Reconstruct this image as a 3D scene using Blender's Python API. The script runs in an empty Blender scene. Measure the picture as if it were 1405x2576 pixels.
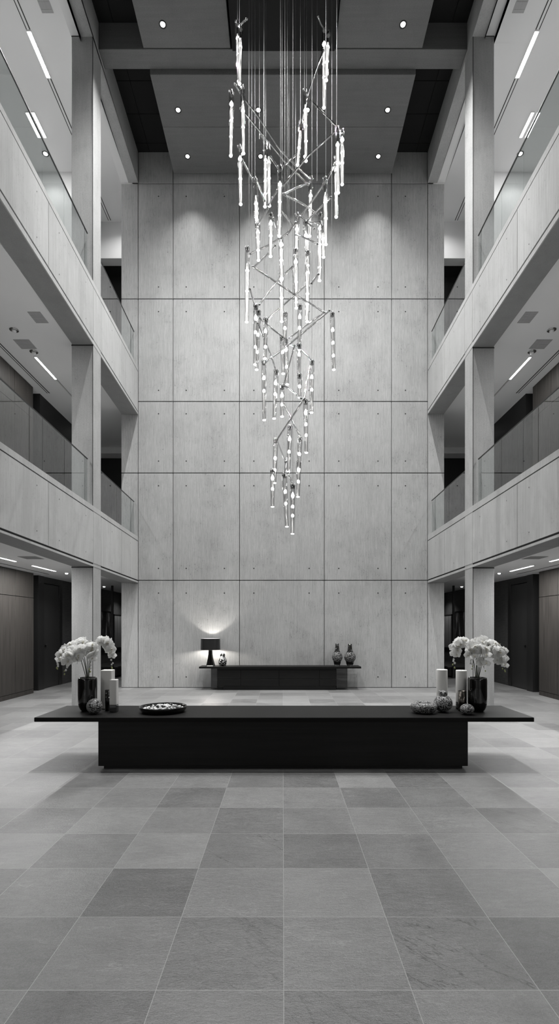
import bpy, math, random
from mathutils import Vector, Matrix
random.seed(7)
S = bpy.context.scene
COL = S.collection
PI = math.pi
# ---------------------------------------------------------------- camera model
H, F, CX, CY = 1.7045, 1272.0, 711.0, 1578.0     # eye height, focal length in px, vanishing point
def P(px, py, d): return Vector(((px-CX)*d/F, d, H+(CY-py)*d/F))
def Zp(py, d): return H+(CY-py)*d/F
XW = 4.08            # inner plane of balconies and columns
DW = 14.26           # back wall
# ---------------------------------------------------------------- mesh builder
class MB:
    def __init__(s): s.v=[]; s.f=[]; s.mi=[]; s.sm=[]
    def add(s, vs, fs, m=0, smooth=False):
        o=len(s.v); s.v+= [tuple(v) for v in vs]
        for f in fs: s.f.append(tuple(i+o for i in f)); s.mi.append(m); s.sm.append(smooth)
    def hexa(s, p, m=0):   # p: 8 pts bottom ring(4) then top ring(4)
        s.add(p, [(3,2,1,0),(4,5,6,7),(0,1,5,4),(1,2,6,5),(2,3,7,6),(3,0,4,7)], m)
    def box(s, x0,x1,y0,y1,z0,z1, m=0):
        if x0>x1: x0,x1=x1,x0
        if y0>y1: y0,y1=y1,y0
        if z0>z1: z0,z1=z1,z0
        s.hexa([(x0,y0,z0),(x1,y0,z0),(x1,y1,z0),(x0,y1,z0),(x0,y0,z1),(x1,y0,z1),(x1,y1,z1),(x0,y1,z1)], m)
    def cbox(s, x0,x1,y0,y1,z0,z1, c=.004, m=0):   # box with chamfered edges
        if x0>x1: x0,x1=x1,x0
        xs=(x0,x1); ys=(y0,y1); zs=(z0,z1)
        V=[];idx={}
        for i in (0,1):
            for j in (0,1):
                for k in (0,1):
                    sx=1 if i==0 else -1; sy=1 if j==0 else -1; sz=1 if k==0 else -1
                    for a,(dx,dy,dz) in enumerate(((0,c,c),(c,0,c),(c,c,0))):
                        idx[i,j,k,a]=len(V); V.append((xs[i]+sx*dx, ys[j]+sy*dy, zs[k]+sz*dz))
        Fc=[]
        for i in (0,1):
            q=[idx[i,0,0,0],idx[i,1,0,0],idx[i,1,1,0],idx[i,0,1,0]]; Fc.append(q if i else q[::-1])
            q=[idx[0,i,0,1],idx[0,i,1,1],idx[1,i,1,1],idx[1,i,0,1]]; Fc.append(q if i else q[::-1])
            q=[idx[0,0,i,2],idx[1,0,i,2],idx[1,1,i,2],idx[0,1,i,2]]; Fc.append(q if i else q[::-1])
        for a in (0,1):
            for b in (0,1):
                Fc.append([idx[a,b,0,0],idx[a,b,1,0],idx[a,b,1,1],idx[a,b,0,1]])
                Fc.append([idx[a,0,b,0],idx[a,1,b,0],idx[a,1,b,2],idx[a,0,b,2]])
                Fc.append([idx[0,a,b,1],idx[1,a,b,1],idx[1,a,b,2],idx[0,a,b,2]])
        for i in (0,1):
            for j in (0,1):
                for k in (0,1): Fc.append([idx[i,j,k,0],idx[i,j,k,1],idx[i,j,k,2]])
        s.add(V,Fc,m)
    def slab(s, x0,x1, d0,d1, zb, zt, m=0):     # zb, zt functions of depth
        if x0>x1: x0,x1=x1,x0
        s.hexa([(x0,d0,zb(d0)),(x1,d0,zb(d0)),(x1,d1,zb(d1)),(x0,d1,zb(d1)),(x0,d0,zt(d0)),(x1,d0,zt(d0)),(x1,d1,zt(d1)),(x0,d1,zt(d1))], m)
    def tube(s, pts, rs, n=8, m=0, caps=True, smooth=True):
        pts=[Vector(p) for p in pts]
        if not hasattr(rs,'__len__'): rs=[rs]*len(pts)
        ref=None; V=[]
        for i,p in enumerate(pts):
            t=(pts[min(i+1,len(pts)-1)]-pts[max(i-1,0)]).normalized()
            if ref is None:
                ref=Vector((0,1,0)) if abs(t.y)<.9 else Vector((1,0,0))
            u=(ref-t*ref.dot(t)).normalized(); w=t.cross(u); ref=u
            for k in range(n):
                a=2*PI*k/n; V.append(p+(u*math.cos(a)+w*math.sin(a))*rs[i])
        Fc=[]
        for i in range(len(pts)-1):
            for k in range(n):
                a=i*n+k; b=i*n+(k+1)%n; Fc.append((a,b,b+n,a+n))
        s.add(V,Fc,m,smooth)
        if caps:
            s.add(V[:n],[tuple(range(n))[::-1]],m); s.add(V[-n:],[tuple(range(n))],m)
    def lathe(s, prof, c=(0,0,0), n=32, m=0, smooth=True, sx=1, sy=1, mfun=None):
        V=[];Fc=[]
        for r,z in prof:
            for k in range(n):
                a=2*PI*k/n; V.append((c[0]+r*math.cos(a)*sx, c[1]+r*math.sin(a)*sy, c[2]+z))
        for i in range(len(prof)-1):
            for k in range(n):
                a=i*n+k; b=i*n+(k+1)%n; Fc.append((a,b,b+n,a+n))
        s.add(V,Fc,m,smooth)
    def disc(s, c, r, n=16, m=0, up=1, axis='z'):
        V=[]
        for k in range(n):
            a=2*PI*k/n
            if axis=='z': V.append((c[0]+r*math.cos(a), c[1]+r*math.sin(a), c[2]))
            elif axis=='y': V.append((c[0]+r*math.cos(a), c[1], c[2]+r*math.sin(a)))
            else: V.append((c[0], c[1]+r*math.cos(a), c[2]+r*math.sin(a)))
        s.add(V,[tuple(range(n)) if up>0 else tuple(range(n))[::-1]],m)
    def build(s, name, mats, parent=None, origin=None):
        me=bpy.data.meshes.new(name)
        o=Vector(origin) if origin is not None else Vector((0,0,0))
        me.from_pydata([tuple(Vector(v)-o) for v in s.v],[],s.f)
        if not isinstance(mats,(list,tuple)): mats=[mats]
        for m in mats: me.materials.append(m)
        me.polygons.foreach_set('material_index', s.mi)
        me.polygons.foreach_set('use_smooth', s.sm)
        me.update()
        ob=bpy.data.objects.new(name, me); COL.objects.link(ob)
        if parent is not None: ob.parent=parent
        elif origin is not None: ob.location=o
        return ob
def tag(o, label=None, cat=None, group=None, kind=None):
    if label: o['label']=label
    if cat: o['category']=cat
    if group: o['group']=group
    if kind: o['kind']=kind
    return o
def thing(name, label, cat, loc=(0,0,0), group=None):
    o=bpy.data.objects.new(name,None); COL.objects.link(o); o.location=loc; o.empty_display_size=.1
    return tag(o,label,cat,group)
def struct(o): o['kind']='structure'; return o
def L(s,a,b): return a if s<0 else b           # text for left / right side
SIDE=lambda s: 'left' if s<0 else 'right'
# ---------------------------------------------------------------- materials
class NT:
    def __init__(s,name):
        s.mat=bpy.data.materials.new(name); s.mat.use_nodes=True; s.t=s.mat.node_tree; s.t.nodes.clear()
        s.out=s.t.nodes.new('ShaderNodeOutputMaterial')
        s.tc=s.t.nodes.new('ShaderNodeTexCoord')
    def n(s,typ,**kw):
        nd=s.t.nodes.new(typ)
        for k,v in kw.items():
            if k.startswith('i_'):
                nd.inputs[k[2:].replace('_',' ')].default_value=v
            else: setattr(nd,k,v)
        return nd
    def l(s,a,b): s.t.links.new(a,b)
    def math(s,op,a,b=None,c=None,clamp=False):
        nd=s.t.nodes.new('ShaderNodeMath'); nd.operation=op; nd.use_clamp=clamp
        for i,x in enumerate((a,b,c)):
            if x is None: continue
            if isinstance(x,(int,float)): nd.inputs[i].default_value=x
            else: s.l(x,nd.inputs[i])
        return nd.outputs[0]
    def noise(s,scale,detail=3,rough=.5,vec=None,sc=1.0,loc=(0,0,0)):
        mp=s.t.nodes.new('ShaderNodeMapping'); mp.inputs['Scale'].default_value=scale; mp.inputs['Location'].default_value=loc
        s.l(vec if vec is not None else s.tc.outputs['Object'], mp.inputs['Vector'])
        nz=s.t.nodes.new('ShaderNodeTexNoise'); nz.inputs['Scale'].default_value=sc; nz.inputs['Detail'].default_value=detail; nz.inputs['Roughness'].default_value=rough
        s.l(mp.outputs[0],nz.inputs['Vector']); return nz.outputs['Fac']
    def rng(s,v,a,b,c,d):
        nd=s.t.nodes.new('ShaderNodeMapRange'); s.l(v,nd.inputs[0])
        for i,x in enumerate((a,b,c,d)): nd.inputs[i+1].default_value=x
        return nd.outputs[0]
    def gray(s,v,tint=(1,1,1)):
        cb=s.t.nodes.new('ShaderNodeCombineColor')
        for i in range(3): s.l(s.math('MULTIPLY',v,tint[i]),cb.inputs[i])
        return cb.outputs[0]
    def bsdf(s,color,rough=.6,spec=.5,metal=0,bump=None,bstr=.2,bdist=.01,coat=0,**kw):
        b=s.t.nodes.new('ShaderNodeBsdfPrincipled')
        if isinstance(color,tuple): b.inputs['Base Color'].default_value=color+(1,)
        elif isinstance(color,float): b.inputs['Base Color'].default_value=(color,color,color,1)
        else: s.l(color,b.inputs['Base Color'])
        if isinstance(rough,(int,float)): b.inputs['Roughness'].default_value=rough
        else: s.l(rough,b.inputs['Roughness'])
        b.inputs['Specular IOR Level'].default_value=spec; b.inputs['Metallic'].default_value=metal
        b.inputs['Coat Weight'].default_value=coat
        if bump is not None:
            bn=s.t.nodes.new('ShaderNodeBump'); bn.inputs['Strength'].default_value=bstr; bn.inputs['Distance'].default_value=bdist
            s.l(bump,bn.inputs['Height']); s.l(bn.outputs[0],b.inputs['Normal'])
        s.l(b.outputs[0],s.out.inputs[0]); return b
def concrete(name, base, streak=(38,38,.9), fine=(110,110,5), mott=.9, tint=(.985,.99,.985), amp=1.0):
    m=NT(name)
    st=m.noise(streak,3,.6); fi=m.noise(fine,2,.6); mo=m.noise((mott,)*3,5,.6)
    big=m.noise(tuple(max(.15,x*.045) for x in streak),3,.55,loc=(3,7,1))
    pit=m.noise((60,60,20),3,.7,loc=(9,2,5)); pm=m.rng(pit,.60,.68,0,1)
    patch=m.noise((2.2,2.2,2.2),3,.6,loc=(5,1,2)); pw=m.rng(patch,.5,.66,0,1)
    geo=m.n('ShaderNodeNewGeometry')
    ri=geo.outputs['Random Per Island']
    v=m.math('MULTIPLY_ADD',m.math('SUBTRACT',st,.5),.36*amp,1.0)
    v=m.math('MULTIPLY_ADD',m.math('SUBTRACT',fi,.5),.62*amp,v)
    v=m.math('MULTIPLY_ADD',m.math('SUBTRACT',mo,.5),.30*amp,v)
    v=m.math('MULTIPLY_ADD',m.math('SUBTRACT',big,.5),.25*amp,v)
    v=m.math('MULTIPLY_ADD',m.math('SUBTRACT',ri,.5),.07,v)
    # pits gather into stained patches
    v=m.math('MULTIPLY_ADD',m.math('MULTIPLY',pm,m.math('MULTIPLY_ADD',pw,.38,.16)),-1.0*amp,v)
    v=m.math('MULTIPLY_ADD',pw,-.07*amp,v)
    v=m.math('MULTIPLY',v,base)
    hgt=m.math('SUBTRACT',m.math('ADD',st,fi),m.math('MULTIPLY',pm,.8))
    m.bsdf(m.gray(v,tint),.72,.3,bump=hgt,bstr=.25,bdist=.004)
    return m.mat
M={}
M['wall']=concrete('concrete_wall',.44)
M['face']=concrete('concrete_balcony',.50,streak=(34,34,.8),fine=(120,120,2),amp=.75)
M['column']=concrete('concrete_column',.42,streak=(30,30,2.6),fine=(120,120,30),mott=1.4,amp=.9)
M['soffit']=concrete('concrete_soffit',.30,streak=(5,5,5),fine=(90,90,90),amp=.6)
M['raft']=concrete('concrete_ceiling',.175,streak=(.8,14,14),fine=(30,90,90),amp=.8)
def plain(name,c,rough=.6,spec=.5,metal=0,coat=0,nscale=None,namp=.1,tint=(1,1,1),bs=0):
    m=NT(name)
    if nscale is None: nscale=(6,6,6)
    nz=m.noise(nscale,3,.55)
    v=m.math('MULTIPLY',m.math('MULTIPLY_ADD',m.math('SUBTRACT',nz,.5),namp*2,1.0),c)
    m.bsdf(m.gray(v,tint),rough,spec,metal,bump=nz if bs else None,bstr=bs,bdist=.003,coat=coat)
    return m.mat
M['groove']=plain('dark_joint',.035,.8)
M['joint']=plain('concrete_joint',.20,.8)
M['white']=plain('white_plaster',.86,.65,.3,namp=.02,nscale=(.6,.6,.6))
M['vent']=plain('vent_grille',.42,.6,nscale=(80,2,2),namp=.2)
M['blackceil']=plain('black_acoustic',.008,.9,nscale=(3,3,3))
M['black']=plain('black_lacquer',.018,.35)
M['doorblack']=plain('black_door_lacquer',.030,.35)
M['blackmatte']=plain('black_matte',.010,.6)
M['blackgloss']=plain('black_glaze',.004,.08,.6,coat=.5)
M['darkwoven']=plain('dark_woven_wallcovering',.06,.7,nscale=(1.5,3,60),namp=.8,bs=.3)
M['darkwood']=plain('dark_oak_veneer',.012,.45,.2,nscale=(1.0,26,26),namp=.5,tint=(1.02,1,.98),bs=.04)
M['darkwood_top']=plain('dark_oak_top',.010,.5,.10,nscale=(.7,16,16),namp=.35,tint=(1.02,1,.98))
M['walnut']=plain('brown_wood_panel',.046,.55,.35,nscale=(60,60,1.1),namp=1.2,tint=(1.10,1.0,.92),bs=.1)
M['steel']=plain('polished_steel',.45,.22,metal=1.0)
M['darksteel']=plain('dark_steel',.05,.35,metal=1.0)
M['bronze']=plain('bronze_cylinder',.16,.25,metal=1.0,tint=(1.1,1,.9),nscale=(40,40,.5),namp=.3)
M['wire']=plain('steel_wire',.40,.4,metal=.6)
M['wax']=plain('white_wax',.86,.45,.4,namp=.03,nscale=(4,4,6),tint=(1.0,.99,.965))
M['stem']=plain('green_stem',.030,.5,tint=(.8,1.15,.6))
M['bud']=plain('green_bud',.42,.5,tint=(1.0,1.1,.5))
def petalmat():
    m=NT('white_petal'); nz=m.noise((70,70,70),3,.6); v=m.math('MULTIPLY_ADD',m.math('SUBTRACT',nz,.5),.16,.90)
    b=m.bsdf(m.gray(v,(1,1,.99)),.5,.3,bump=nz,bstr=.3,bdist=.003)
    t=m.n('ShaderNodeBsdfTranslucent'); t.inputs[0].default_value=(.95,.95,.93,1)
    x=m.n('ShaderNodeMixShader'); x.inputs[0].default_value=.35; m.l(b.outputs[0],x.inputs[1]); m.l(t.outputs[0],x.inputs[2]); m.l(x.outputs[0],m.out.inputs[0]); return m.mat
M['petal']=petalmat()
M['lip']=plain('petal_throat',.72,.5,tint=(1,.97,.85))
def emis(name,strength,col=(1,.995,.98)):
    m=NT(name); e=m.n('ShaderNodeEmission'); e.inputs[0].default_value=col+(1,); e.inputs[1].default_value=strength
    m.l(e.outputs[0],m.out.inputs[0]); return m.mat
M['led']=emis('led_node',14)
def ripple(name,lo,hi):
    m=NT(name); a=m.noise((170,170,3.0),2,.6); e=m.n('ShaderNodeEmission'); e.inputs[0].default_value=(1,.99,.965,1)
    m.l(m.rng(a,.40,.66,lo,hi),e.inputs[1]); m.l(e.outputs[0],m.out.inputs[0]); return m.mat
M['ledrod']=ripple('light_column',.30,2.6)
M['ledrod_dim']=ripple('light_column_dim',.02,1.3)
M['led_low']=emis('led_node_lower',26)
M['strip']=emis('strip_diffuser',18)
M['strip1']=emis('strip_diffuser_low',18)
M['spotlens']=emis('downlight_lens',25)
M['bulb']=emis('lamp_bulb',600,(1,.95,.88))
def glassy(name,tint,ior=1.5,extra=0.0,rough=0.0,edge=None):
    m=NT(name); fr=m.n('ShaderNodeFresnel'); fr.inputs['IOR'].default_value=ior
    gl=m.n('ShaderNodeBsdfGlossy'); gl.inputs['Roughness'].default_value=rough; gl.inputs['Color'].default_value=(1,1,1,1)
    tr=m.n('ShaderNodeBsdfTransparent')
    if edge is None: tr.inputs[0].default_value=tint+(1,)
    else:
        lw=m.n('ShaderNodeLayerWeight'); lw.inputs['Blend'].default_value=.5
        k=m.rng(lw.outputs['Facing'],.25,.85,1.0,edge)
        m.l(m.gray(k,tint),tr.inputs[0])
    mx=m.n('ShaderNodeMixShader')
    ge=m.n('ShaderNodeNewGeometry'); fac=m.math('ADD',m.math('MULTIPLY',fr.outputs[0],1.6),extra,clamp=True)
    m.l(m.math('MULTIPLY',fac,m.math('SUBTRACT',1.0,ge.outputs['Backfacing'])),mx.inputs[0]); m.l(tr.outputs[0],mx.inputs[1]); m.l(gl.outputs[0],mx.inputs[2])
    m.l(mx.outputs[0],m.out.inputs[0]); return m.mat
M['glass']=glassy('balustrade_glass',(.87,.89,.885),1.5)
M['tubeglass']=glassy('pendant_glass',(.97,.97,.97),1.45,.05,.02,edge=.30)
M['rodglass']=glassy('branch_glass',(.92,.92,.92),1.5,.30,.05,edge=.35)
M['smoked']=glassy('smoked_glass_panel',(.32,.32,.32),1.5)
def speckle(name,scale,thr=.5,white=.75,black=.006,rough=.3,stretch=(1,1,1)):
    m=NT(name)
    mp=m.n('ShaderNodeMapping'); mp.inputs['Scale'].default_value=stretch; m.l(m.tc.outputs['Object'],mp.inputs[0])
    vo=m.n('ShaderNodeTexVoronoi'); vo.inputs['Scale'].default_value=scale; m.l(mp.outputs[0],vo.inputs['Vector'])
    sep=m.n('ShaderNodeSeparateColor'); m.l(vo.outputs['Color'],sep.inputs[0])
    ve=m.n('ShaderNodeTexVoronoi'); ve.feature='DISTANCE_TO_EDGE'; ve.inputs['Scale'].default_value=scale; m.l(mp.outputs[0],ve.inputs['Vector'])
    edge=m.rng(ve.outputs['Distance'],.03,.12,0,1)
    on=m.math('GREATER_THAN',sep.outputs[0],thr)
    tone=m.math('MULTIPLY_ADD',sep.outputs[1],.6,.4)
    v=m.math('MULTIPLY',m.math('MULTIPLY',on,tone),edge)
    v=m.math('MULTIPLY_ADD',v,white,black)
    m.bsdf(m.gray(v),rough,.5,bump=edge,bstr=.6,bdist=.004)
    return m.mat
M['mosaic']=speckle('shell_mosaic',105,.34)
M['mosaic_fine']=speckle('shell_mosaic_fine',120,.36)
M['mosaic_gourd']=speckle('shell_mosaic_gourd',100,.32)
M['flake']=speckle('silver_flake',52,.40,white=.42,stretch=(1,1,2.2),rough=.2)
M['flake_big']=speckle('silver_flake_bold',22,.40,white=.75,stretch=(1,1,1.4),rough=.2)
M['pebble_w']=plain('white_pebble',.72,.35,namp=.25,nscale=(60,60,60))
M['pebble_b']=plain('black_pebble',.02,.25)
def artmat(name):
    m=NT(name); a=m.noise((.5,7,1.2),5,.7); b=m.noise((.3,22,1.5),3,.7,loc=(2,5,8))
    v=m.math('MULTIPLY',m.rng(a,.52,.72,0,1),m.rng(b,.42,.66,0,1))
    m.bsdf(m.gray(m.math('MULTIPLY_ADD',v,1.0,.012)),.4); return m.mat
M['art']=artmat('abstract_canvas')
def striped(name):
    m=NT(name); b=m.noise((.3,26,.3),2,.6)
    m.bsdf(m.gray(m.rng(b,.35,.7,.06,.35)),.5); return m.mat
M['stripe']=striped('vertical_striped_canvas')
# ---------------------------------------------------------------- floor (slate tiles)
TILE=.6; D0=2.375; X0=.004
def tile_mat():
    m=NT('slate_tiles')
    sp=m.n('ShaderNodeSeparateXYZ'); m.l(m.tc.outputs['Object'],sp.inputs[0])
    u=m.math('DIVIDE',m.math('SUBTRACT',sp.outputs[0],X0),TILE); v=m.math('DIVIDE',m.math('SUBTRACT',sp.outputs[1],D0),TILE)
    eu=m.math('ABSOLUTE',m.math('SUBTRACT',m.math('FRACT',u),.5)); ev=m.math('ABSOLUTE',m.math('SUBTRACT',m.math('FRACT',v),.5))
    g=m.math('GREATER_THAN',m.math('MAXIMUM',eu,ev),.5-.0032)
    at=m.n('ShaderNodeAttribute'); at.attribute_name='tone'; at.attribute_type='GEOMETRY'
    ta=m.n('ShaderNodeAttribute'); ta.attribute_name='rough_cut'; ta.attribute_type='GEOMETRY'
    off=m.n('ShaderNodeCombineXYZ'); m.l(m.math('MULTIPLY',at.outputs['Fac'],97.0),off.inputs[2])
    vv=m.n('ShaderNodeVectorMath'); vv.operation='ADD'; m.l(m.tc.outputs['Object'],vv.inputs[0]); m.l(off.outputs[0],vv.inputs[1]); vec=vv.outputs[0]
    clo=m.noise((2.4,5.0,1),5,.6,vec); fin=m.noise((60,95,1),3,.7,vec); gr=m.noise((190,190,1),2,.6,vec)
    rid=m.noise((9,30,1),4,.65,vec)
    # dark wandering veins: thin band where a warped noise crosses its middle value, only in part of the tiles
    rot=m.n('ShaderNodeMapping'); rot.inputs['Rotation'].default_value=(0,0,math.radians(49)); m.l(vec,rot.inputs[0])
    wv=m.noise((.9,4.6,1),7,.55,rot.outputs[0],loc=(4,4.3,0)); vb=m.math('ABSOLUTE',m.math('SUBTRACT',wv,.5)); vein=m.rng(vb,.001,.008,1,0)
    vein=m.math('MULTIPLY',vein,m.rng(at.outputs['Fac'],.417,.424,0,1)); vein=m.math('MULTIPLY',vein,m.rng(at.outputs['Fac'],.426,.433,1,0))
    wl=m.noise((1.2,2.6,1),5,.6,vec,loc=(14,2,0)); lb=m.math('ABSOLUTE',m.math('SUBTRACT',wl,.5)); lv=m.math('MULTIPLY',m.rng(lb,.0,.008,1,0),m.rng(clo,.5,.62,0,1))
    t=m.math('MULTIPLY_ADD',m.math('SUBTRACT',at.outputs['Fac'],.5),2.6,1.0)
    t=m.math('MULTIPLY_ADD',m.math('SUBTRACT',clo,.5),.55,t)
    mid=m.noise((13,34,1),4,.65,vec,loc=(3,9,0)); t=m.math('MULTIPLY_ADD',m.math('SUBTRACT',mid,.5),.45,t)
    t=m.math('MULTIPLY_ADD',m.math('SUBTRACT',fin,.5),.80,t)
    t=m.math('MULTIPLY_ADD',m.math('SUBTRACT',gr,.5),.85,t)
    t=m.math('MULTIPLY_ADD',m.math('MULTIPLY',m.math('SUBTRACT',rid,.5),ta.outputs['Fac']),.55,t)
    t=m.math('MULTIPLY_ADD',vein,-.50,t); t=m.math('MULTIPLY_ADD',lv,.32,t)
    fl=m.rng(gr,.70,.76,0,.35); t=m.math('ADD',t,fl)
    col=m.math('MULTIPLY',t,.205)
    mix=m.n('ShaderNodeMix'); mix.data_type='FLOAT'; m.l(g,mix.inputs[0]); m.l(col,mix.inputs[2]); mix.inputs[3].default_value=.38
    hgt=m.math('ADD',m.math('MULTIPLY_ADD',rid,1.2,fin),m.math('MULTIPLY',gr,.5))
    m.bsdf(m.gray(mix.outputs[0],(1,1,.995)),m.rng(fin,.3,.7,.30,.46),.75,bump=hgt,bstr=.55,bdist=.005)
    return m.mat
tones={ # row -> {column: tone}; row k starts at depth D0+k*TILE, column c starts at X0+c*TILE
 -1:{-3:.47,-2:.38,-1:.475,0:.43,1:.50,2:.41},
 0:{-3:.41,-2:.48,-1:.43,0:.50,1:.42,2:.34,-4:.45,3:.5},
 1:{-4:.47,-3:.53,-2:.35,-1:.50,0:.55,1:.40,2:.51,3:.62},
 2:{-4:.63,-3:.455,-2:.60,-1:.43,0:.395,1:.46,2:.53,3:.48,4:.55},
 3:{-5:.50,-4:.48,-3:.60,-2:.52,-1:.425,0:.50,1:.56,2:.53,3:.41,4:.50},
 4:{-5:.60,-4:.57,-3:.50,-2:.42,-1:.58,0:.56,1:.43,2:.47,3:.58,4:.58},
 5:{-5:.58,-4:.45,-3:.55,-2:.55,-1:.46,0:.43,1:.63,2:.45,3:.55,4:.45,5:.5}}
def make_floor():
    V=[];Fc=[];T=[];R=[]
    rnd=random.Random(3)
    c0,c1,k0,k1=-18,18,-15,46
    for k in range(k0,k1):
        for c in range(c0,c1):
            x=X0+c*TILE; y=D0+k*TILE; o=len(V)
            V+=[(x,y,0),(x+TILE,y,0),(x+TILE,y+TILE,0),(x,y+TILE,0)]; Fc.append((o,o+1,o+2,o+3))
            t=tones.get(k,{}).get(c, rnd.choice((.44,.48,.5,.53,.56,.6)) )+(rnd.uniform(-.012,.012) if (k,c)!=(0,1) else .425-tones[k][c]); r=rnd.random()**2
            if (k,c) in ((2,-3),(3,-1),(1,1),(0,1)): r=1.0
            T+=[t]*4; R+=[r]*4
    me=bpy.data.meshes.new('floor'); me.from_pydata(V,[],Fc)
    a=me.attributes.new('tone','FLOAT','POINT'); a.data.foreach_set('value',T)
    a=me.attributes.new('rough_cut','FLOAT','POINT'); a.data.foreach_set('value',R)
    me.materials.append(tile_mat()); o=bpy.data.objects.new('floor',me); COL.objects.link(o); struct(o)
    o['label']='grey slate tile floor with pale grout lines'
make_floor()
# ---------------------------------------------------------------- back wall
ZTOP=H+13.4          # black ceiling
zt=Zp(462,DW)
vx=[-XW-.47, -XW]+[(x-CX)*DW/F for x in (435,602,815,984)]+[XW, XW+.465]
hz=[0]+[Zp(y,DW) for y in (1460,1190,1010,752,462)]
w=MB()
w.box(vx[0]+.006,vx[-1]-.006,DW+.03,DW+.5,0,zt,1)
g=.009
for i in range(7):
    for j in range(5):
        x0,x1,z0,z1=vx[i],vx[i+1],hz[j],hz[j+1]
        a=x0+(g if i else 0); b=x1-(g if i<6 else 0)
        if i in (0,6) and j in (0,2,):   # these joints run behind the balconies
            pass
        w.cbox(a,b,DW,DW+.04,z0+(.012 if j else .012),z1-(.010),.004,0)
w.box(vx[0],vx[-1],DW+.004,DW+.045,0,.012,2)
# dark horizontal shadow joints
for z in hz[1:-1]: w.box(vx[0]+.004,vx[-1]-.004,DW+.020,DW+.03,z-.012,z+.014,2)
# formwork tie holes
for px in (398.5,468,564,638,777,851.5,950,1019):
    for py in (494,722,784,982,1041,1160,1222,1430,1492,1703):
        if py==1703 and 480<px<930: continue
        q=P(px,py,DW); w.disc((q.x,DW-.0015,q.z),.019,10,2,-1,'y')
struct(w.build('wall_back',[M['wall'],M['joint'],M['groove']]))['label']='tall back wall of large cast concrete panels with tie holes'
# upper band of the back wall under the black ceiling
w=MB()
for a,b in ((-XW,(435-CX)*DW/F),((435-CX)*DW/F,(984-CX)*DW/F),((984-CX)*DW/F,XW)):
    w.cbox(a+.012,b-.012,DW-.0,DW+.3,zt+.014,ZTOP,.004,0)
w.box(-XW-.02,XW+.02,DW+.02,DW+.3,zt-.01,ZTOP,1)
struct(w.build('wall_back_beam',[M['wall'],M['joint']]))
# wall behind the camera closes the hall
w=MB(); w.box(-10,10,-6.3,-6,0,ZTOP,0); struct(w.build('wall_front',M['soffit']))
# ---------------------------------------------------------------- level lines, each through two measured image points
def line(s, yedge, ywall, X=XW, xe=None, dw=DW, xw=None):
    """height along a level line: yedge at the picture edge, ywall at the back wall"""
    xe = (0 if s<0 else 1405) if xe is None else xe
    de = X*F/abs(xe-CX); a=Zp(yedge,de); b=Zp(ywall,dw)
    return lambda d: a+(b-a)*(d-de)/(dw-de)
LV={ # (side, level): coping top, upper joint, lower groove, soffit
 (-1,2):dict(cap=(1110.6,1350.6),j=(1129.8,1361.3),g=(1330.4,1461),s=(1338.5,1466),rail=(951,0,1260.4),z0=None),
 (1,2):dict(cap=(1128.8,1346.6),j=(1148.8,1360.3),g=(1341,1460),s=(1350,1466),rail=(973.7,1405,1257.8)),
 (-1,3):dict(cap=(256.9,924.5),j=(276.8,935.2),g=(477.5,1036.9),s=(497.4,1042.5),rail=(180,27,832)),
 (1,3):dict(cap=(313.6,923.5),j=(335.4,933.8),g=(528,1033.5),s=(545,1041.5),rail=(176.5,1405,831)),
}
DN=-6.0
COLD0,COLD1=10.9,11.36
def rod_x(s,x0,x1): return (s*x0,s*x1) if s>0 else (s*x1,s*x0)
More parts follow.
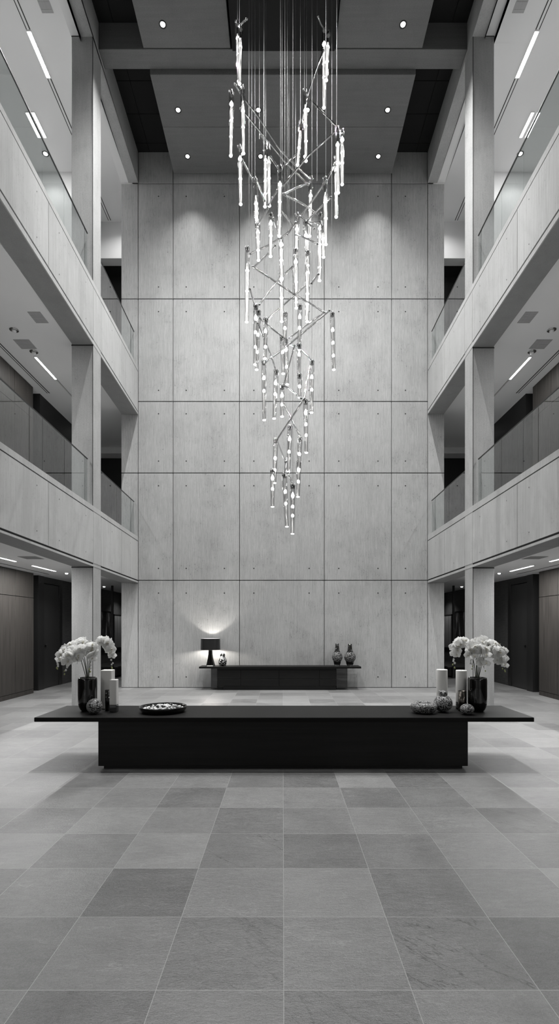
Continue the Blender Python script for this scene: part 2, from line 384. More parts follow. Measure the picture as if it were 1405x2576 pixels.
for (s,lev),v in LV.items():
    cap=line(s,*v['cap']); jt=line(s,*v['j']); gr=line(s,*v['g']); sf=line(s,*v['s'])
    nm=L(s,'left','right')+' side, '+('first' if lev==2 else 'second')+' gallery above the floor'
    t=thing('balcony_parapet','long concrete balcony front on the '+nm,'balcony',(s*XW,8,sf(8)))
    def kid(mb,name,mat):
        o=mb.build(name,mat,t); o.location=(-t.location.x,-t.location.y,-t.location.z); return o
    core=MB()
    core.slab(s*(XW+.018),s*(XW+.45),DN,DW-.002,lambda d:sf(d)+.004,lambda d:cap(d)-.02,0)
    kid(core,'core',M['groove'])
    pn=MB(); ds=[DN,1.0,3.4,6.2,8.81,COLD0,COLD1,12.80,DW-.004]
    for a,b in zip(ds,ds[1:]):
        pn.slab(s*XW,s*(XW+.02),a+.006,b-.006,lambda d:gr(d)+.024,lambda d:jt(d)-.012,0)
    for k,(a,b) in enumerate(zip(ds,ds[1:])):
        if b-a<1: continue
        for d in (a+.42,b-.42) if b-a>1.6 else ((a+b)/2,):
            for f in (.17,.83):
                z=gr(d)+(jt(d)-gr(d))*f; pn.disc((s*(XW-.0015),d,z),.011,8,1,-s,'x')
    kid(pn,'face_panel',[M['face'],M['groove']])
    cp=MB(); cp.slab(s*XW,s*(XW+.46),DN,DW-.003,lambda d:jt(d)+.010,cap,0); kid(cp,'coping',M['face'])
    tr=MB(); tr.slab(s*XW,s*(XW+.02),DN,DW-.003,sf,lambda d:gr(d)-.012,0); kid(tr,'lower_lip',M['face'])
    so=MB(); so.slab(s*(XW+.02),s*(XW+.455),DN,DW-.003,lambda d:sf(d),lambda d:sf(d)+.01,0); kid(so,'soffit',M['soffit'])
    # glass balustrade
    yr,xr,yw=v['rail']; GX=4.19
    dre=GX*F/abs(xr-CX); za=Zp(yr,dre); zb=Zp(yw,14.2)
    rail=lambda d:za+(zb-za)*(d-dre)/(14.2-dre)
    for seg,(e0,e1,js) in enumerate(((DN,10.84,[-3.5,-1,1.5,4.0,6.4,8.81,9.69]),(11.40,14.235,[12.74]))):
        b=thing('glass_balustrade','%s clear glass balustrade on the %s'%('long near run of' if seg==0 else 'short far run of',nm),'balustrade',(s*GX,(e0+e1)/2,cap((e0+e1)/2)))
        ed=[e0]+js+[e1]
        for p,q in zip(ed,ed[1:]):
            if q<2: 
                continue
            pm=MB(); pm.slab(s*(GX-.006),s*(GX+.006),max(p,1.0)+.005,q-.005,lambda d:cap(d)-.012,lambda d:rail(d)-.006,0)
            o=pm.build('glass_pane',M['glass'],b); o.location=-b.location
        rm=MB(); rm.slab(s*(GX-.012),s*(GX+.012),max(e0,1.0),e1,lambda d:rail(d)-.018,rail,0)
        o=rm.build('handrail',M['darksteel'],b); o.location=-b.location
    # floor slab of the gallery behind the parapet (ceiling of the level below)
    zc = H+1.40 if lev==2 else H+6.16
    ztop=H+2.25 if lev==2 else H+7.1
    xo = 10.0
    sl=MB()
    sl.slab(s*(XW+.452),s*xo,DN,24,lambda d:zc,lambda d:ztop,0)
    o=struct(sl.build('ceiling',M['white'])); o['label']='white plaster ceiling of the %s gallery, %s level'%(SIDE(s),'ground' if lev==2 else 'middle')
# ---------------------------------------------------------------- columns and roof structure
for s in (-1,1):
    nm=L(s,'left','right')
    zcol=Zp(90,COLD0)
    c=MB(); c.cbox(s*(XW+.004),s*(XW+.472),COLD0,COLD1,0,zcol,.008,0)
    for lev in (2,3):
        zz=line(s,*LV[(s,lev)]['s'])(COLD0)
        c.box(s*(XW+.006),s*(XW+.474),COLD0-.003,COLD0+.01,zz-.030,zz-.008,1)  # dark strip paints the shade of the gap under each balcony
    c.box(s*(XW+.006),s*(XW+.474),COLD0-.003,COLD0+.01,zcol-.02,zcol,1)  # same painted shade line under the roof beam
    c.box(s*(XW+.010),s*(XW+.022),COLD0-.003,COLD0+.01,0,zcol,1)  # dark strip painted as the shade of the chamfered corner
    o=c.build('concrete_column',[M['column'],M['groove']],origin=(s*(XW+.23),COLD0,0))
    tag(o,'tall square concrete column on the %s, rising from the floor through both balconies'%nm,'column')
    # roof edge beam
    a=12.73+H; b=Zp(460,DW); d_a=4.08*F/476.5
    bz=lambda d,a=a,b=b,d_a=d_a:a+(b-a)*(d-d_a)/(DW-d_a)
    m=MB()
    m.slab(s*XW,s*(XW+.27),DN,DW-.002,bz,lambda d:ZTOP,0)
    o=m.build('roof_beam',M['column'],origin=(s*XW,8,bz(8)))
    tag(o,'concrete roof edge beam running along the %s side above the top gallery'%nm,'beam')
    m=MB(); m.slab(s*(XW+.272),s*(XW+.49),DN,DW,lambda d:bz(d)+.02,lambda d:H+12.99,0)
    struct(m.build('trim_%d'%(1 if s<0 else 2),M['white']))['label']='white plaster bulkhead strip beside the %s roof beam'%nm
    # level three ceiling
    m=MB(); m.box(s*(XW+.28),s*10,DN,16.06,H+12.88,H+13.2,0)
    struct(m.build('ceiling',M['white']))['label']='white plaster ceiling of the %s top gallery'%nm
# crossbeam
m=MB(); m.cbox(-XW+.001,XW-.001,11.2,11.6,H+12.80,ZTOP,.008,0)
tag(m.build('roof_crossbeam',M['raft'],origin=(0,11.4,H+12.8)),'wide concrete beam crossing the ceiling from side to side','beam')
# black ceiling above the rafts
m=MB()
for i in range(-6,6):
    for k in range(26):
        m.cbox(i*.75+.006,i*.75+.744,DN+k*.8+.006,DN+k*.8+.794,ZTOP,ZTOP+.05,.006,0)
m.box(-4.6,4.6,DN,14.8,ZTOP+.03,ZTOP+.2,0)
struct(m.build('ceiling',M['blackceil']))['label']='black tiled ceiling above the hanging concrete panels'
# rafts
def raft(x0,x1,d0,d1,z,label,joint=None):
    m=MB(); js=[d0]+(joint or [])+[d1]
    for a,b in zip(js,js[1:]): m.cbox(x0,x1,a+.003,b-.003,z,z+.16,.006,0)
    if len(js)>2: m.box(x0+.02,x1-.02,d0+.02,d1-.02,z+.012,z+.15,1)
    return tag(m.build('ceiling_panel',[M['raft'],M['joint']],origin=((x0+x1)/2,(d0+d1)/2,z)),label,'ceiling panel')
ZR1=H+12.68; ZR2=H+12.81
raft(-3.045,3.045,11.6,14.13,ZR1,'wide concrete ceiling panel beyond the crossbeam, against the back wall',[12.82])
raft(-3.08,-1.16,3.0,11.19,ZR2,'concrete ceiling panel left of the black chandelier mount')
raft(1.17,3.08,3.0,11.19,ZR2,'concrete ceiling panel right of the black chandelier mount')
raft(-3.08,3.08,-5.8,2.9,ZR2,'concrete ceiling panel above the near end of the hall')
# ---------------------------------------------------------------- downlights
lens_r=.062
def downlight(x,d,z,label,group,power,angle=70,blend=.7,tilt=0,r=lens_r,lensm='spotlens',spill=0):
    t=thing('downlight',label,'ceiling light',(x,d,z),group)
    m=MB(); m.lathe([(r*1.25,-.004),(r*1.25,-.012),(r,-.014),(r*.8,-.004)],n=20); o=m.build('trim_ring',M['darksteel'],t)
    m=MB(); m.lathe([(r*.8,-.006),(r*.74,-.014),(r*.45,-.022),(.0005,-.025)],n=16); m.build('lens',M[lensm],t)
    if power:
        l=bpy.data.lights.new('downlight_lamp','SPOT'); l.energy=power; l.spot_size=math.radians(angle); l.spot_blend=blend; l.shadow_soft_size=.03; l.color=(1,.997,.99)
        lo=bpy.data.objects.new('downlight_lamp',l); COL.objects.link(lo); lo.location=(x,d,z-.05); lo.rotation_euler=(math.radians(tilt),0,0)
        if spill:
            l2=l.copy(); l2.energy=spill; l2.spot_size=math.radians(128); l2.spot_blend=1.0
            lo=bpy.data.objects.new('downlight_lamp',l2); COL.objects.link(lo); lo.location=(x,d,z-.055)
    return t
WASH=1500
for d,row in ((13.61,'near the back wall'),(12.39,'nearer the crossbeam')):
    for i,x in enumerate((-2.565,-.6,.6,2.565)):
        pos=('far left','centre left','centre right','far right')[i]
        downlight(x,d,ZR1,'round ceiling downlight, %s of the row %s'%(pos,row),'downlights in the far ceiling panel',190 if d>13 else 540,angle=76 if d>13 else 74,blend=1.0,spill=0 if d>13 else 220)
for x in (-2.55,2.55):
    for d in (10.74,8.6):
        if d>10: downlight(x,d,ZR2,'round ceiling downlight in the %s near ceiling panel before the crossbeam'%SIDE(x),'downlights in the near ceiling panels',850,70,1.0,spill=850)
        else: downlight(x,d,ZR2,'round ceiling downlight in the %s near ceiling panel, above the camera end'%SIDE(x),'downlights in the near ceiling panels',2600,40,1.0,tilt=2,spill=1100)
# ---------------------------------------------------------------- side galleries
for s in (-1,1):
    nm=SIDE(s)
    def bx(m,x0,x1,y0,y1,z0,z1,mi=0): m.box(s*x0,s*x1,y0,y1,z0,z1,mi)
    # ground level: brown wood panelling
    m=MB()
    zs=[.11,2.46,H+1.40]; ys=[-6,-4,-2,0,2,4,6,8.2,10.35,12.20 if s<0 else 11.9,13.10 if s<0 else 12.75]
    for a,b in zip(ys,ys[1:]):
        for z0,z1 in zip(zs,zs[1:]): m.cbox(s*6.45,s*6.49,a+.006,b-.006,z0+.006,z1-.006,.003,0)
    bx(m,6.47,7.4,-6,ys[-1],0,H+1.4,1); bx(m,6.455,6.48,-6,ys[-1],0,.11,0)
    struct(m.build('wall_%s'%nm,[M['walnut'],M['groove']]))['label']='brown wood panelled wall on the %s of the ground level'%nm
    # black portal
    q=0 if s<0 else -.30
    m=MB(); bx(m,6.57,7.4,13.60+q,13.93+q,0,H+1.4,0); bx(m,6.60,7.4,14.95+q,15.15+q,0,H+1.4,0); bx(m,6.60,7.4,13.93+q,14.95+q,2.93,H+1.4,0)
    bx(m,7.39,7.45,13.0,13.7,0,H+1.4,0)
    struct(m.build('wall_%s'%nm,M['black']))['label']='black door surround on the %s of the ground level'%nm
    m=MB(); m.cbox(s*6.62,s*6.68,13.95+q,14.93+q,.01,2.92,.01,0)
    o=m.build('door_%d'%(1 if s<0 else 2),M['doorblack'],origin=(s*6.65,14.44+q,0)); struct(o)['label']='tall flush black door on the %s'%nm
    m=MB(); m.cbox(s*6.575,s*6.615,14.06+q,14.09+q,1.16,1.22,.006,0); h=m.build('door_handle',M['blackgloss'],o); h.location=(-o.location.x,-o.location.y,-o.location.z)
    m=MB(); bx(m,6.6,7.4,15.15+q,22,0,H+1.4,0); struct(m.build('wall_%s'%nm,M['darkwoven']))['label']='dark horizontally woven wall covering at the %s rear'%nm
    m=MB(); bx(m,4.0,7.4,22,22.2,0,H+1.4,0); struct(m.build('wall_back_%s'%nm,M['darkwoven']))
    # low cabinet, artwork, post at the far end
    t=thing('low_cabinet','low dark cabinet under the artwork in the %s rear passage'%nm,'cabinet',(s*6.1,18.6,0))
    m=MB(); m.cbox(s*6.58-t.location.x,s*5.62-t.location.x,-1.5,2.0,.06,.34,.006); m.build('body',M['darkwood'],t)
    m=MB(); m.cbox(s*6.59-t.location.x,s*5.56-t.location.x,-1.55,2.05,.34,.38,.004); m.build('top',M['black'],t)
    m=MB(); m.box(s*6.5-t.location.x,s*5.72-t.location.x,-1.4,1.9,0,.06); m.build('plinth',M['blackmatte'],t)
    t=thing('artwork','dark framed abstract artwork hanging on the %s rear passage wall'%nm,'artwork',(s*6.59,18.6,.87))
    m=MB(); m.box(s*-.03,s*-.0,-.72,.72,.04,1.40); m.build('canvas',M['art'],t)
    m=MB()
    for a in ((-.76,-.72,0,1.44),(.72,.76,0,1.44),(-.76,.76,0,.04),(-.76,.76,1.40,1.44)): m.box(s*-.045,0,a[0],a[1],a[2],a[3])
    m.build('frame',M['black'],t)
    t=thing('artwork','pale vertically striped artwork beyond the dark one at the %s rear'%nm,'artwork',(s*6.59,20.3,.87))
    m=MB(); m.box(s*-.03,s*-.0,-.62,.62,.04,1.30); m.build('canvas',M['stripe'],t)
    m=MB()
    for a in ((-.66,-.62,0,1.34),(.62,.66,0,1.34),(-.66,.66,0,.04),(-.66,.66,1.30,1.34)): m.box(s*-.045,0,a[0],a[1],a[2],a[3])
    m.build('frame',M['black'],t)
    t=thing('steel_post','slender black post standing from floor to ceiling in the %s rear passage'%nm,'post',(s*5.73,17.0,0))
    m=MB(); m.cbox(-.032,.032,-.032,.032,.02,H+1.40,.003); m.build('shaft',M['blackmatte'],t)
    m=MB(); m.cbox(-.06,.06,-.06,.06,0,.02,.003); m.build('foot_plate',M['blackmatte'],t)
    # middle level
    m=MB(); zb=H+2.25; zt2=H+6.16
    zs=[zb,H+5.35,zt2]; ys=[-6,-3,0,3,5.5,7.7,9.9,12.08,12.97]
    for a,b in zip(ys,ys[1:]):
        for z0,z1 in zip(zs,zs[1:]): m.cbox(s*6.40,s*6.44,a+.005,b-.005,z0+.005,z1-.005,.003,0)
    bx(m,6.42,7.4,-6,12.97,zb,zt2,1)
    struct(m.build('wall_%s'%nm,[M['walnut'],M['groove']]))['label']='brown wood panelled wall on the %s of the middle gallery'%nm
    m=MB(); bx(m,6.40,7.4,13.33,18,zb,zt2,0); bx(m,7.39,7.5,12.9,13.4,zb,zt2,0); bx(m,4.0,7.4,17.8,18,zb,zt2,0)
    struct(m.build('wall_%s'%nm,M['blackmatte']))['label']='black wall at the %s rear of the middle gallery'%nm
    m=MB(); bx(m,4.2,6.4,17.3,17.8,H+5.95,zt2,0)
    struct(m.build('trim_%d'%(5 if s<0 else 6),M['white']))
    # top level: white wall, bulkhead, dark opening
    m=MB(); zb=H+7.1; zt3=H+12.88
    bx(m,8.6,8.8,-6,14.3,zb,zt3,0); bx(m,5.92,8.8,14.3,14.5,zb,zt3,0); bx(m,5.92,6.1,14.5,16.06,zb,zt3,0)
    struct(m.build('wall_%s'%nm,M['white']))['label']='white wall of the %s top gallery'%nm
    m=MB(); bx(m,4.2,6.0,16.06,16.4,H+11.72,zt3,0); struct(m.build('trim_%d'%(3 if s<0 else 4),M['white']))['label']='white bulkhead closing the %s top gallery ceiling'%nm
    m=MB(); bx(m,4.0,6.4,16.9,17.1,zb,H+13,0); bx(m,4.2,6.2,16.4,16.9,H+11.72,H+11.8,0)
    struct(m.build('wall_back_%s'%nm,M['blackmatte']))
    # ------------------------------------------------ gallery ceiling fittings
    def strip(x,d0,d1,z,w_,label,mat,watt=15,group=None):
        t=thing('linear_light',label,'ceiling light',(s*x,(d0+d1)/2,z),group)
        h=(d1-d0)/2
        m=MB(); m.cbox(-w_/2,w_/2,-h,h,-.026,-.004,.004,0); m.build('diffuser',mat,t)
        l=bpy.data.lights.new('linear_lamp','AREA'); l.shape='RECTANGLE'; l.size=w_; l.size_y=h*2; l.energy=watt*2*h; l.color=(1,.997,.99)
        lo=bpy.data.objects.new('linear_lamp',l); COL.objects.link(lo); lo.location=(s*x,(d0+d1)/2,z-.028)
        m=MB(); m.box(-w_/2-.008,-w_/2,-h-.02,h+.02,-.022,0); m.box(w_/2,w_/2+.008,-h-.02,h+.02,-.022,0); m.box(-w_/2,w_/2,-h-.02,-h,-.022,0); m.box(-w_/2,w_/2,h,h+.02,-.022,0)
        m.box(-w_/2,w_/2,-h,h,-.004,0); m.build('housing',M['white'],t); return t
    def slot(x,d0,d1,z,label,gap=.05,wd=.02):
        t=thing('slot_diffuser',label,'air vent',(s*x,(d0+d1)/2,z))
        h=(d1-d0)/2; m=MB()
        m.box(-gap/2-wd,-gap/2,-h,h,-.006,0,0); m.box(gap/2,gap/2+wd,-h,h,-.006,0,0); m.build('slot',M['groove'],t)
        m=MB(); m.box(-gap/2,gap/2,-h,h,-.008,0,0); m.build('blade',M['white'],t); return t
    def vent(x,d,z,wx,wy,label):
        t=thing('ceiling_vent',label,'air vent',(s*x,d,z))
        m=MB(); m.box(-wx/2,wx/2,-wy/2,wy/2,-.008,0); m.build('grille',M['vent'],t)
        m=MB()
        for k in range(7):
            y=-wy/2+wy*(k+.5)/7; m.box(-wx/2+.01,wx/2-.01,y-.004,y+.004,-.012,-.008)
        m.build('louvre',M['vent'],t); return t
    def detector(x,d,z,label):
        t=thing('smoke_detector',label,'smoke detector',(s*x,d,z))
        m=MB(); m.lathe([(.09,0),(.09,-.012),(.075,-.016)],n=20); m.disc((0,0,-.016),.075,20,0,-1); m.build('base_ring',M['steel'],t)
        m=MB(); m.lathe([(.045,-.016),(.045,-.04),(.02,-.05)],n=16); m.disc((0,0,-.05),.02,16,0,-1); m.build('sensor',M['white'],t); return t
    zc=H+12.88
    strip(5.48,10.92,11.83,zc,.085,'bright recessed linear light in the slot of the %s top gallery ceiling'%nm,M['strip'])
    slot(5.48,5.5,10.89,zc,'near length of the thin black ceiling slot in the %s top gallery'%nm)
    slot(5.48,11.87,16.0,zc,'far length of the thin black ceiling slot in the %s top gallery'%nm)
    strip(6.39,12.64,13.28,zc,.07,'outer tube of the ceiling lights seen through glass in the %s top gallery'%nm,M['strip'],group=None)
    strip(6.24,12.64,13.28,zc,.07,'inner tube of the ceiling lights seen through glass in the %s top gallery'%nm,M['strip'])
    vent(4.92,10.15,zc,.24,.9,'grey ceiling vent in the %s top gallery'%nm)
    downlight(s*6.45,13.75,zc,'small downlight behind the glass in the %s top gallery'%nm,'downlights in the top galleries',25,120,r=.07)
    for d0,d1,lb in ((2.3,2.9,'nearest'),(5.4,6.0,'second nearest')):
        strip(5.48,d0,d1,zc,.085,'%s recessed linear light in the %s top gallery ceiling'%(lb,nm),M['strip'],watt=12)
    downlight(s*4.68,15.1,zc,'small added downlight washing the bulkhead in the %s top gallery'%nm,'downlights in the top galleries',75,150,r=.05)  # added out of view behind the pier to brighten the bulkhead
    zc=H+6.16
    for d0,d1,lb in ((1.9,2.9,'nearest'),(4.9,5.9,'second nearest'),(8.2,9.2,'third nearest')):
        strip(5.62,d0,d1,zc,.05,'%s linear light on the %s middle gallery ceiling'%(lb,nm),M['strip'],watt=45 if d0>4 else 15)
    strip(5.62,11.50,12.52,zc,.05,'short bright linear light on the %s middle gallery ceiling'%nm,M['strip'],watt=14)
    slot(5.62,12.56,13.5,zc,'thin track continuing from the %s middle gallery light'%nm,.014,.008)
    slot(6.16,7.5,13.3,zc,'long black ceiling slot beside the wood wall in the %s middle gallery'%nm,.03,.022)
    vent(4.86,10.05,zc,.25,.36,'grey square ceiling vent nearest the balcony in the %s middle gallery'%nm)
    vent(5.6,11.0,zc,.34,.36,'grey square ceiling vent nearest the wall in the %s middle gallery'%nm)
    detector(5.56,10.47,zc,'round smoke detector before the linear light in the %s middle gallery'%nm)
    detector(5.56,11.30,zc,'round smoke detector at the end of the linear light in the %s middle gallery'%nm)
    downlight(s*5.5,13.6,zc,'small spotlight at the end of the track in the %s middle gallery'%nm,'spotlights in the middle galleries',12,120,r=.04)
    downlight(s*6.0,15.9,zc,'tiny far spotlight in the dark end of the %s middle gallery'%nm,'spotlights in the middle galleries',5,110,r=.05)
    zc=H+1.40
    for d0,d1,lb in ((-4.6,-3.0,'added fill, rearmost'),(-1.6,0.0,'added fill, hindmost but one'),(2.0,3.6,'nearest'),(5.6,7.2,'second nearest'),(8.95,10.6,'middle'),(11.33,12.45,'farthest')):
        strip(5.6,d0,d1,zc,.05,'%s linear light in the row on the %s ground level ceiling'%(lb,nm),M['strip1'],watt=46 if d0>8 else (4 if d0>1 else (60 if d0<-2 else 10)),group='linear lights on the ground level ceilings')  # two rearmost lights are added behind the camera as front fill
    slot(6.17,5,13.3,zc,'long dark ceiling slot beside the wood wall on the %s ground level'%nm,.02,.02)
    vent(5.05,10.15,zc,.36,.36,'grey square ceiling vent on the %s ground level ceiling'%nm)
    for x,d,lb in ((5.6,13.1,'first beyond the linear lights'),(5.6,14.1,'second beyond the linear lights'),(6.15,17.4,'in the rear passage'),(5.9,20.0,'added deepest in the rear passage')):
        downlight(s*x,d,zc,'small bright spotlight %s on the %s ground level ceiling'%(lb,nm),'spotlights on the ground level ceilings',22 if d<16 else 40,130,r=.05)  # the deepest spotlight is added to brighten the artwork
# ---------------------------------------------------------------- coffee table
t=thing('coffee_table','very long low black wooden table in the centre of the hall','table',(0,6.5,0))
def K(mb,name,mat,t): 
    o=mb.build(name,mat,t); o.location=-t.location; return o
m=MB(); m.cbox(-2.965,2.995,6.03,6.95,.576,.628,.004); K(m,'tabletop',M['darkwood_top'],t)
m=MB()
zz=[.042,.115,.19,.27,.34,.43,.505,.575]
rnd=random.Random(5)
for a,b in zip(zz,zz[1:]):
    xs=[-2.21]; 
    while xs[-1]<2.215: xs.append(min(2.215,xs[-1]+rnd.uniform(.9,2.4)))
    for p,q in zip(xs,xs[1:]): m.box(p,q,6.06,6.90,a,b)
K(m,'base',M['darkwood'],t)
m=MB(); m.box(-2.16,2.165,6.107,6.85,0,.042); K(m,'plinth',M['blackmatte'],t)
TT=.628
# ---------------------------------------------------------------- console
t=thing('sideboard','long black sideboard standing against the concrete back wall','sideboard',(0,13.9,0))
m=MB(); m.cbox(-2.264,2.114,13.65,14.2,.592,.64,.003); K(m,'top',M['darkwood_top'],t)
m=MB(); m.box(-1.78,1.45,13.72,14.2,.11,.59); K(m,'body',M['blackmatte'],t)
zd=[Zp(1725.5,13.70),Zp(1708.5,13.70),Zp(1685,13.70)]
xd=[(x-CX)*13.7/F for x in (545.5,605,701.5,802.7,846)]
for i in range(4):
    for j in range(2):
        z0,z1=zd[j]+.004,zd[j+1]-.006
        x0,x1=xd[i]+.004,xd[i+1]-.004
        m=MB(); m.cbox(x0,x1,13.695,13.72,z0,z1,.002); K(m,'drawer_front',M['darkwood'],t)
m=MB(); m.box(-1.62,1.44,13.76,14.15,0,.11); K(m,'plinth',M['blackmatte'],t)
for a,b in ((-1.96,-1.79),(1.46,1.76)):
    m=MB(); m.cbox(a,b,13.80,14.18,.03,.588,.003); K(m,'side_panel',M['smoked'],t)
CT=.64
# ---------------------------------------------------------------- table lamp
lx=(529-CX)*13.88/F; ly=13.88
t=thing('table_lamp','table lamp with a black drum shade and dark flared glass base on the sideboard','lamp',(lx,ly,CT))
zs0=Zp(1634.5,13.93)-CT; zs1=Zp(1606,13.93)-CT
m=MB(); m.lathe([(.268,zs0),(.262,zs1)],n=40); m.lathe([(.262,zs1),(.256,zs1),(.262,zs0),(.268,zs0)],n=40,m=1); m.build('lamp_shade',[M['black'],M['white']],t)
m=MB()
prof=[(0.140,.0),(.128,.03),(.10,.12),(.075,.21),(.058,.32),(.05,zs0+.02)]
for a in range(4):
    ang=PI/4+a*PI/2
    m.tube([(r*math.cos(ang),r*math.sin(ang),z) for r,z in prof],[.022,.02,.018,.016,.014,.012],8)
m.lathe([(r*.72,z) for r,z in prof],n=4,smooth=False)
m.build('base',M['blackgloss'],t)
m=MB(); m.cbox(-.085,.085,-.13,-.06,.0,.022,.004); m.build('base_plate',M['wax'],t)
m=MB(); m.lathe([(.001,zs0+.0),(.03,zs0+.02),(.035,zs0+.05),(.02,zs0+.09),(.001,zs0+.10)],n=16); m.build('bulb',M['bulb'],t)
# ---------------------------------------------------------------- console vases
def lathe_thing(name,label,cat,loc,prof,mats,n=36,group=None,mi=None,part='body'):
    t=thing(name,label,cat,loc,group)
    m=MB(); m.lathe(prof,n=n); m.build(part,mats,t); return t
def bottle_vase(px,wd,y0,label):
    d=13.95; k=d/F; x=(px-CX)*k; hgt=Zp(y0,d)-CT
    t=thing('bottle_vase',label,'vase',(x,d,CT),'dark bottle vases on the sideboard')
    W=wd*k/2
    m=MB(); m.lathe([(W*.60,hgt*.0),(W*.50,0.0),(W*.62,hgt*.10),(W*.72,hgt*.215)],n=36); m.lathe([(.001,.001),(W*.5,.001)],n=24); m.build('foot',M['blackgloss'],t)
    m=MB(); m.lathe([(W*.70,hgt*.21),(W*.88,hgt*.28),(W,hgt*.37),(W*.97,hgt*.46),(W*.80,hgt*.55),(W*.60,hgt*.62)],n=36); m.build('body',M['flake'],t)
    m=MB(); m.lathe([(W*.61,hgt*.615),(W*.42,hgt*.70),(W*.36,hgt*.85),(W*.34,hgt),(W*.27,hgt),(W*.27,hgt*.9)],n=24); m.build('neck',M['blackgloss'],t)
bottle_vase(847.5,27,1619,'dark bottle vase with silvery belly, left of the pair on the sideboard')
bottle_vase(879.5,30,1620,'dark bottle vase with wider silvery belly, right of the pair on the sideboard')
d=13.93;k=d/F; hgt=Zp(1644,d)-CT; W=10.5*k
t=thing('mottled_vase','small black and silver mottled vase beside the table lamp','vase',((559.5-CX)*k,d,CT))
m=MB(); m.lathe([(.001,0),(W*.65,0),(W*.9,hgt*.12),(W,hgt*.35),(W*.85,hgt*.58),(W*.55,hgt*.76),(W*.42,hgt*.82),(W*.34,hgt*.8)],n=32); m.build('body',M['flake_big'],t)
m=MB()
for a in range(4):
    q=a*PI/2+.6; m.tube([(W*.42*math.cos(q),W*.42*math.sin(q),hgt*.78),(W*.50*math.cos(q),W*.50*math.sin(q),hgt*.9),(W*.40*math.cos(q),W*.40*math.sin(q),hgt)],[.022,.02,.008],8)
m.build('rim_horn',M['blackgloss'],t)
# ---------------------------------------------------------------- table vases and orchids
def pos(px,py): # point on the table top under an image point
    d=(H-TT)*F/(py-CY); return ((px-CX)*d/F,d,TT)
def big_vase(px,py,label):
    x,d,z=pos(px,py); d+=.10; x=(px-CX)*d/F
    k=d/F; R=23*k; hh=Zp(1704,d)-TT
    t=thing('flower_vase',label,'vase',(x,d,TT),'tall black vases on the long table')
    m=MB(); prof=[(.001,0),(R*.60,0),(R*.78,.02),(R*.93,.06),(R,.12),(R*1.0,hh-.03),(R*.97,hh-.008),(R*.93,hh),(R*.88,hh-.005),(R*.87,hh-.05),(R*.85,.1),(.001,.08)]
    n=40; V=[];Fc=[]
    for i,(r,zz) in enumerate(prof):
        for kk in range(n):
            a=2*PI*kk/n; q=r*(1+(.012*math.cos(a*14) if 3<i<6 else 0)); V.append((q*math.cos(a),q*math.sin(a),zz))
    for i in range(len(prof)-1):
        for kk in range(n):
            a=i*n+kk;b=i*n+(kk+1)%n; Fc.append((a,b,b+n,a+n))
    m.add(V,Fc,0,True); m.build('vessel',M['blackgloss'],t)
    m=MB(); m.disc((0,0,hh-.06),R*.86,24); m.build('soil',M['stem'],t)
    return x,d,TT+hh,k
def petal(m,ang,ln,wd,cup,mi=0,off=0.0,n=5):
    # a petal in the XZ plane facing -Y, root at the origin
    V=[];Fc=[]; u=Vector((math.cos(ang),0,math.sin(ang))); w=Vector((-math.sin(ang),0,math.cos(ang)))
    for i in range(n+1):
        f=i/n; half=wd*math.sin(min(1,f*1.02+.06)*PI*.98)**.6*.5 if 0<f<1 else wd*.07
        y=off-cup*math.sin(f*PI*.5)+cup*1.5*f*f
        c=u*(ln*f)
        for jx,jf in enumerate((-1,-.5,0,.5,1)):
            V.append(c+w*(half*jf)+Vector((0,y+cup*.55*jf*jf+.0032*math.sin(11*f+7*jf)*f,0)))
    for i in range(n):
        for j in range(4):
            a=i*5+j; Fc.append((a,a+1,a+6,a+5))
    m.add(V,Fc,mi,True)
def flower_mesh():
    m=MB(); s=.046
    petal(m,PI/2,s*1.0,s*.78,.006,off=.004); petal(m,PI/2+2.2,s*.98,s*.72,.006,off=.004); petal(m,PI/2-2.2,s*.98,s*.72,.006,off=.004)
    petal(m,.18,s*1.08,s*1.35,.009,off=-.002); petal(m,PI-.18,s*1.08,s*1.35,.009,off=-.002)
    petal(m,-PI/2,s*.45,s*.36,-.012,mi=1,off=-.008); m.tube([(0,0,0),(0,-.014,-.004)],[.006,.003],6,1)
    o=m.build('orchid_flower',[M['petal'],M['lip']]); me=o.data; bpy.data.objects.remove(o); return me
FL=flower_mesh()
mb=MB(); mb.lathe([(.0005,-.012),(.007,-.006),(.009,.002),(.006,.010),(.0005,.014)],n=8)
o=mb.build('orchid_bud',M['bud']); BUD=o.data; bpy.data.objects.remove(o)
mb=MB(); mb.lathe([(.0005,-.014),(.010,-.008),(.013,.002),(.008,.012),(.0005,.016)],n=8)
o=mb.build('orchid_bud',M['petal']); BUDW=o.data; bpy.data.objects.remove(o)
def bez(p,t):
    a=list(p)
    while len(a)>1: a=[a[i].lerp(a[i+1],t) for i in range(len(a)-1)]
    return a[0]
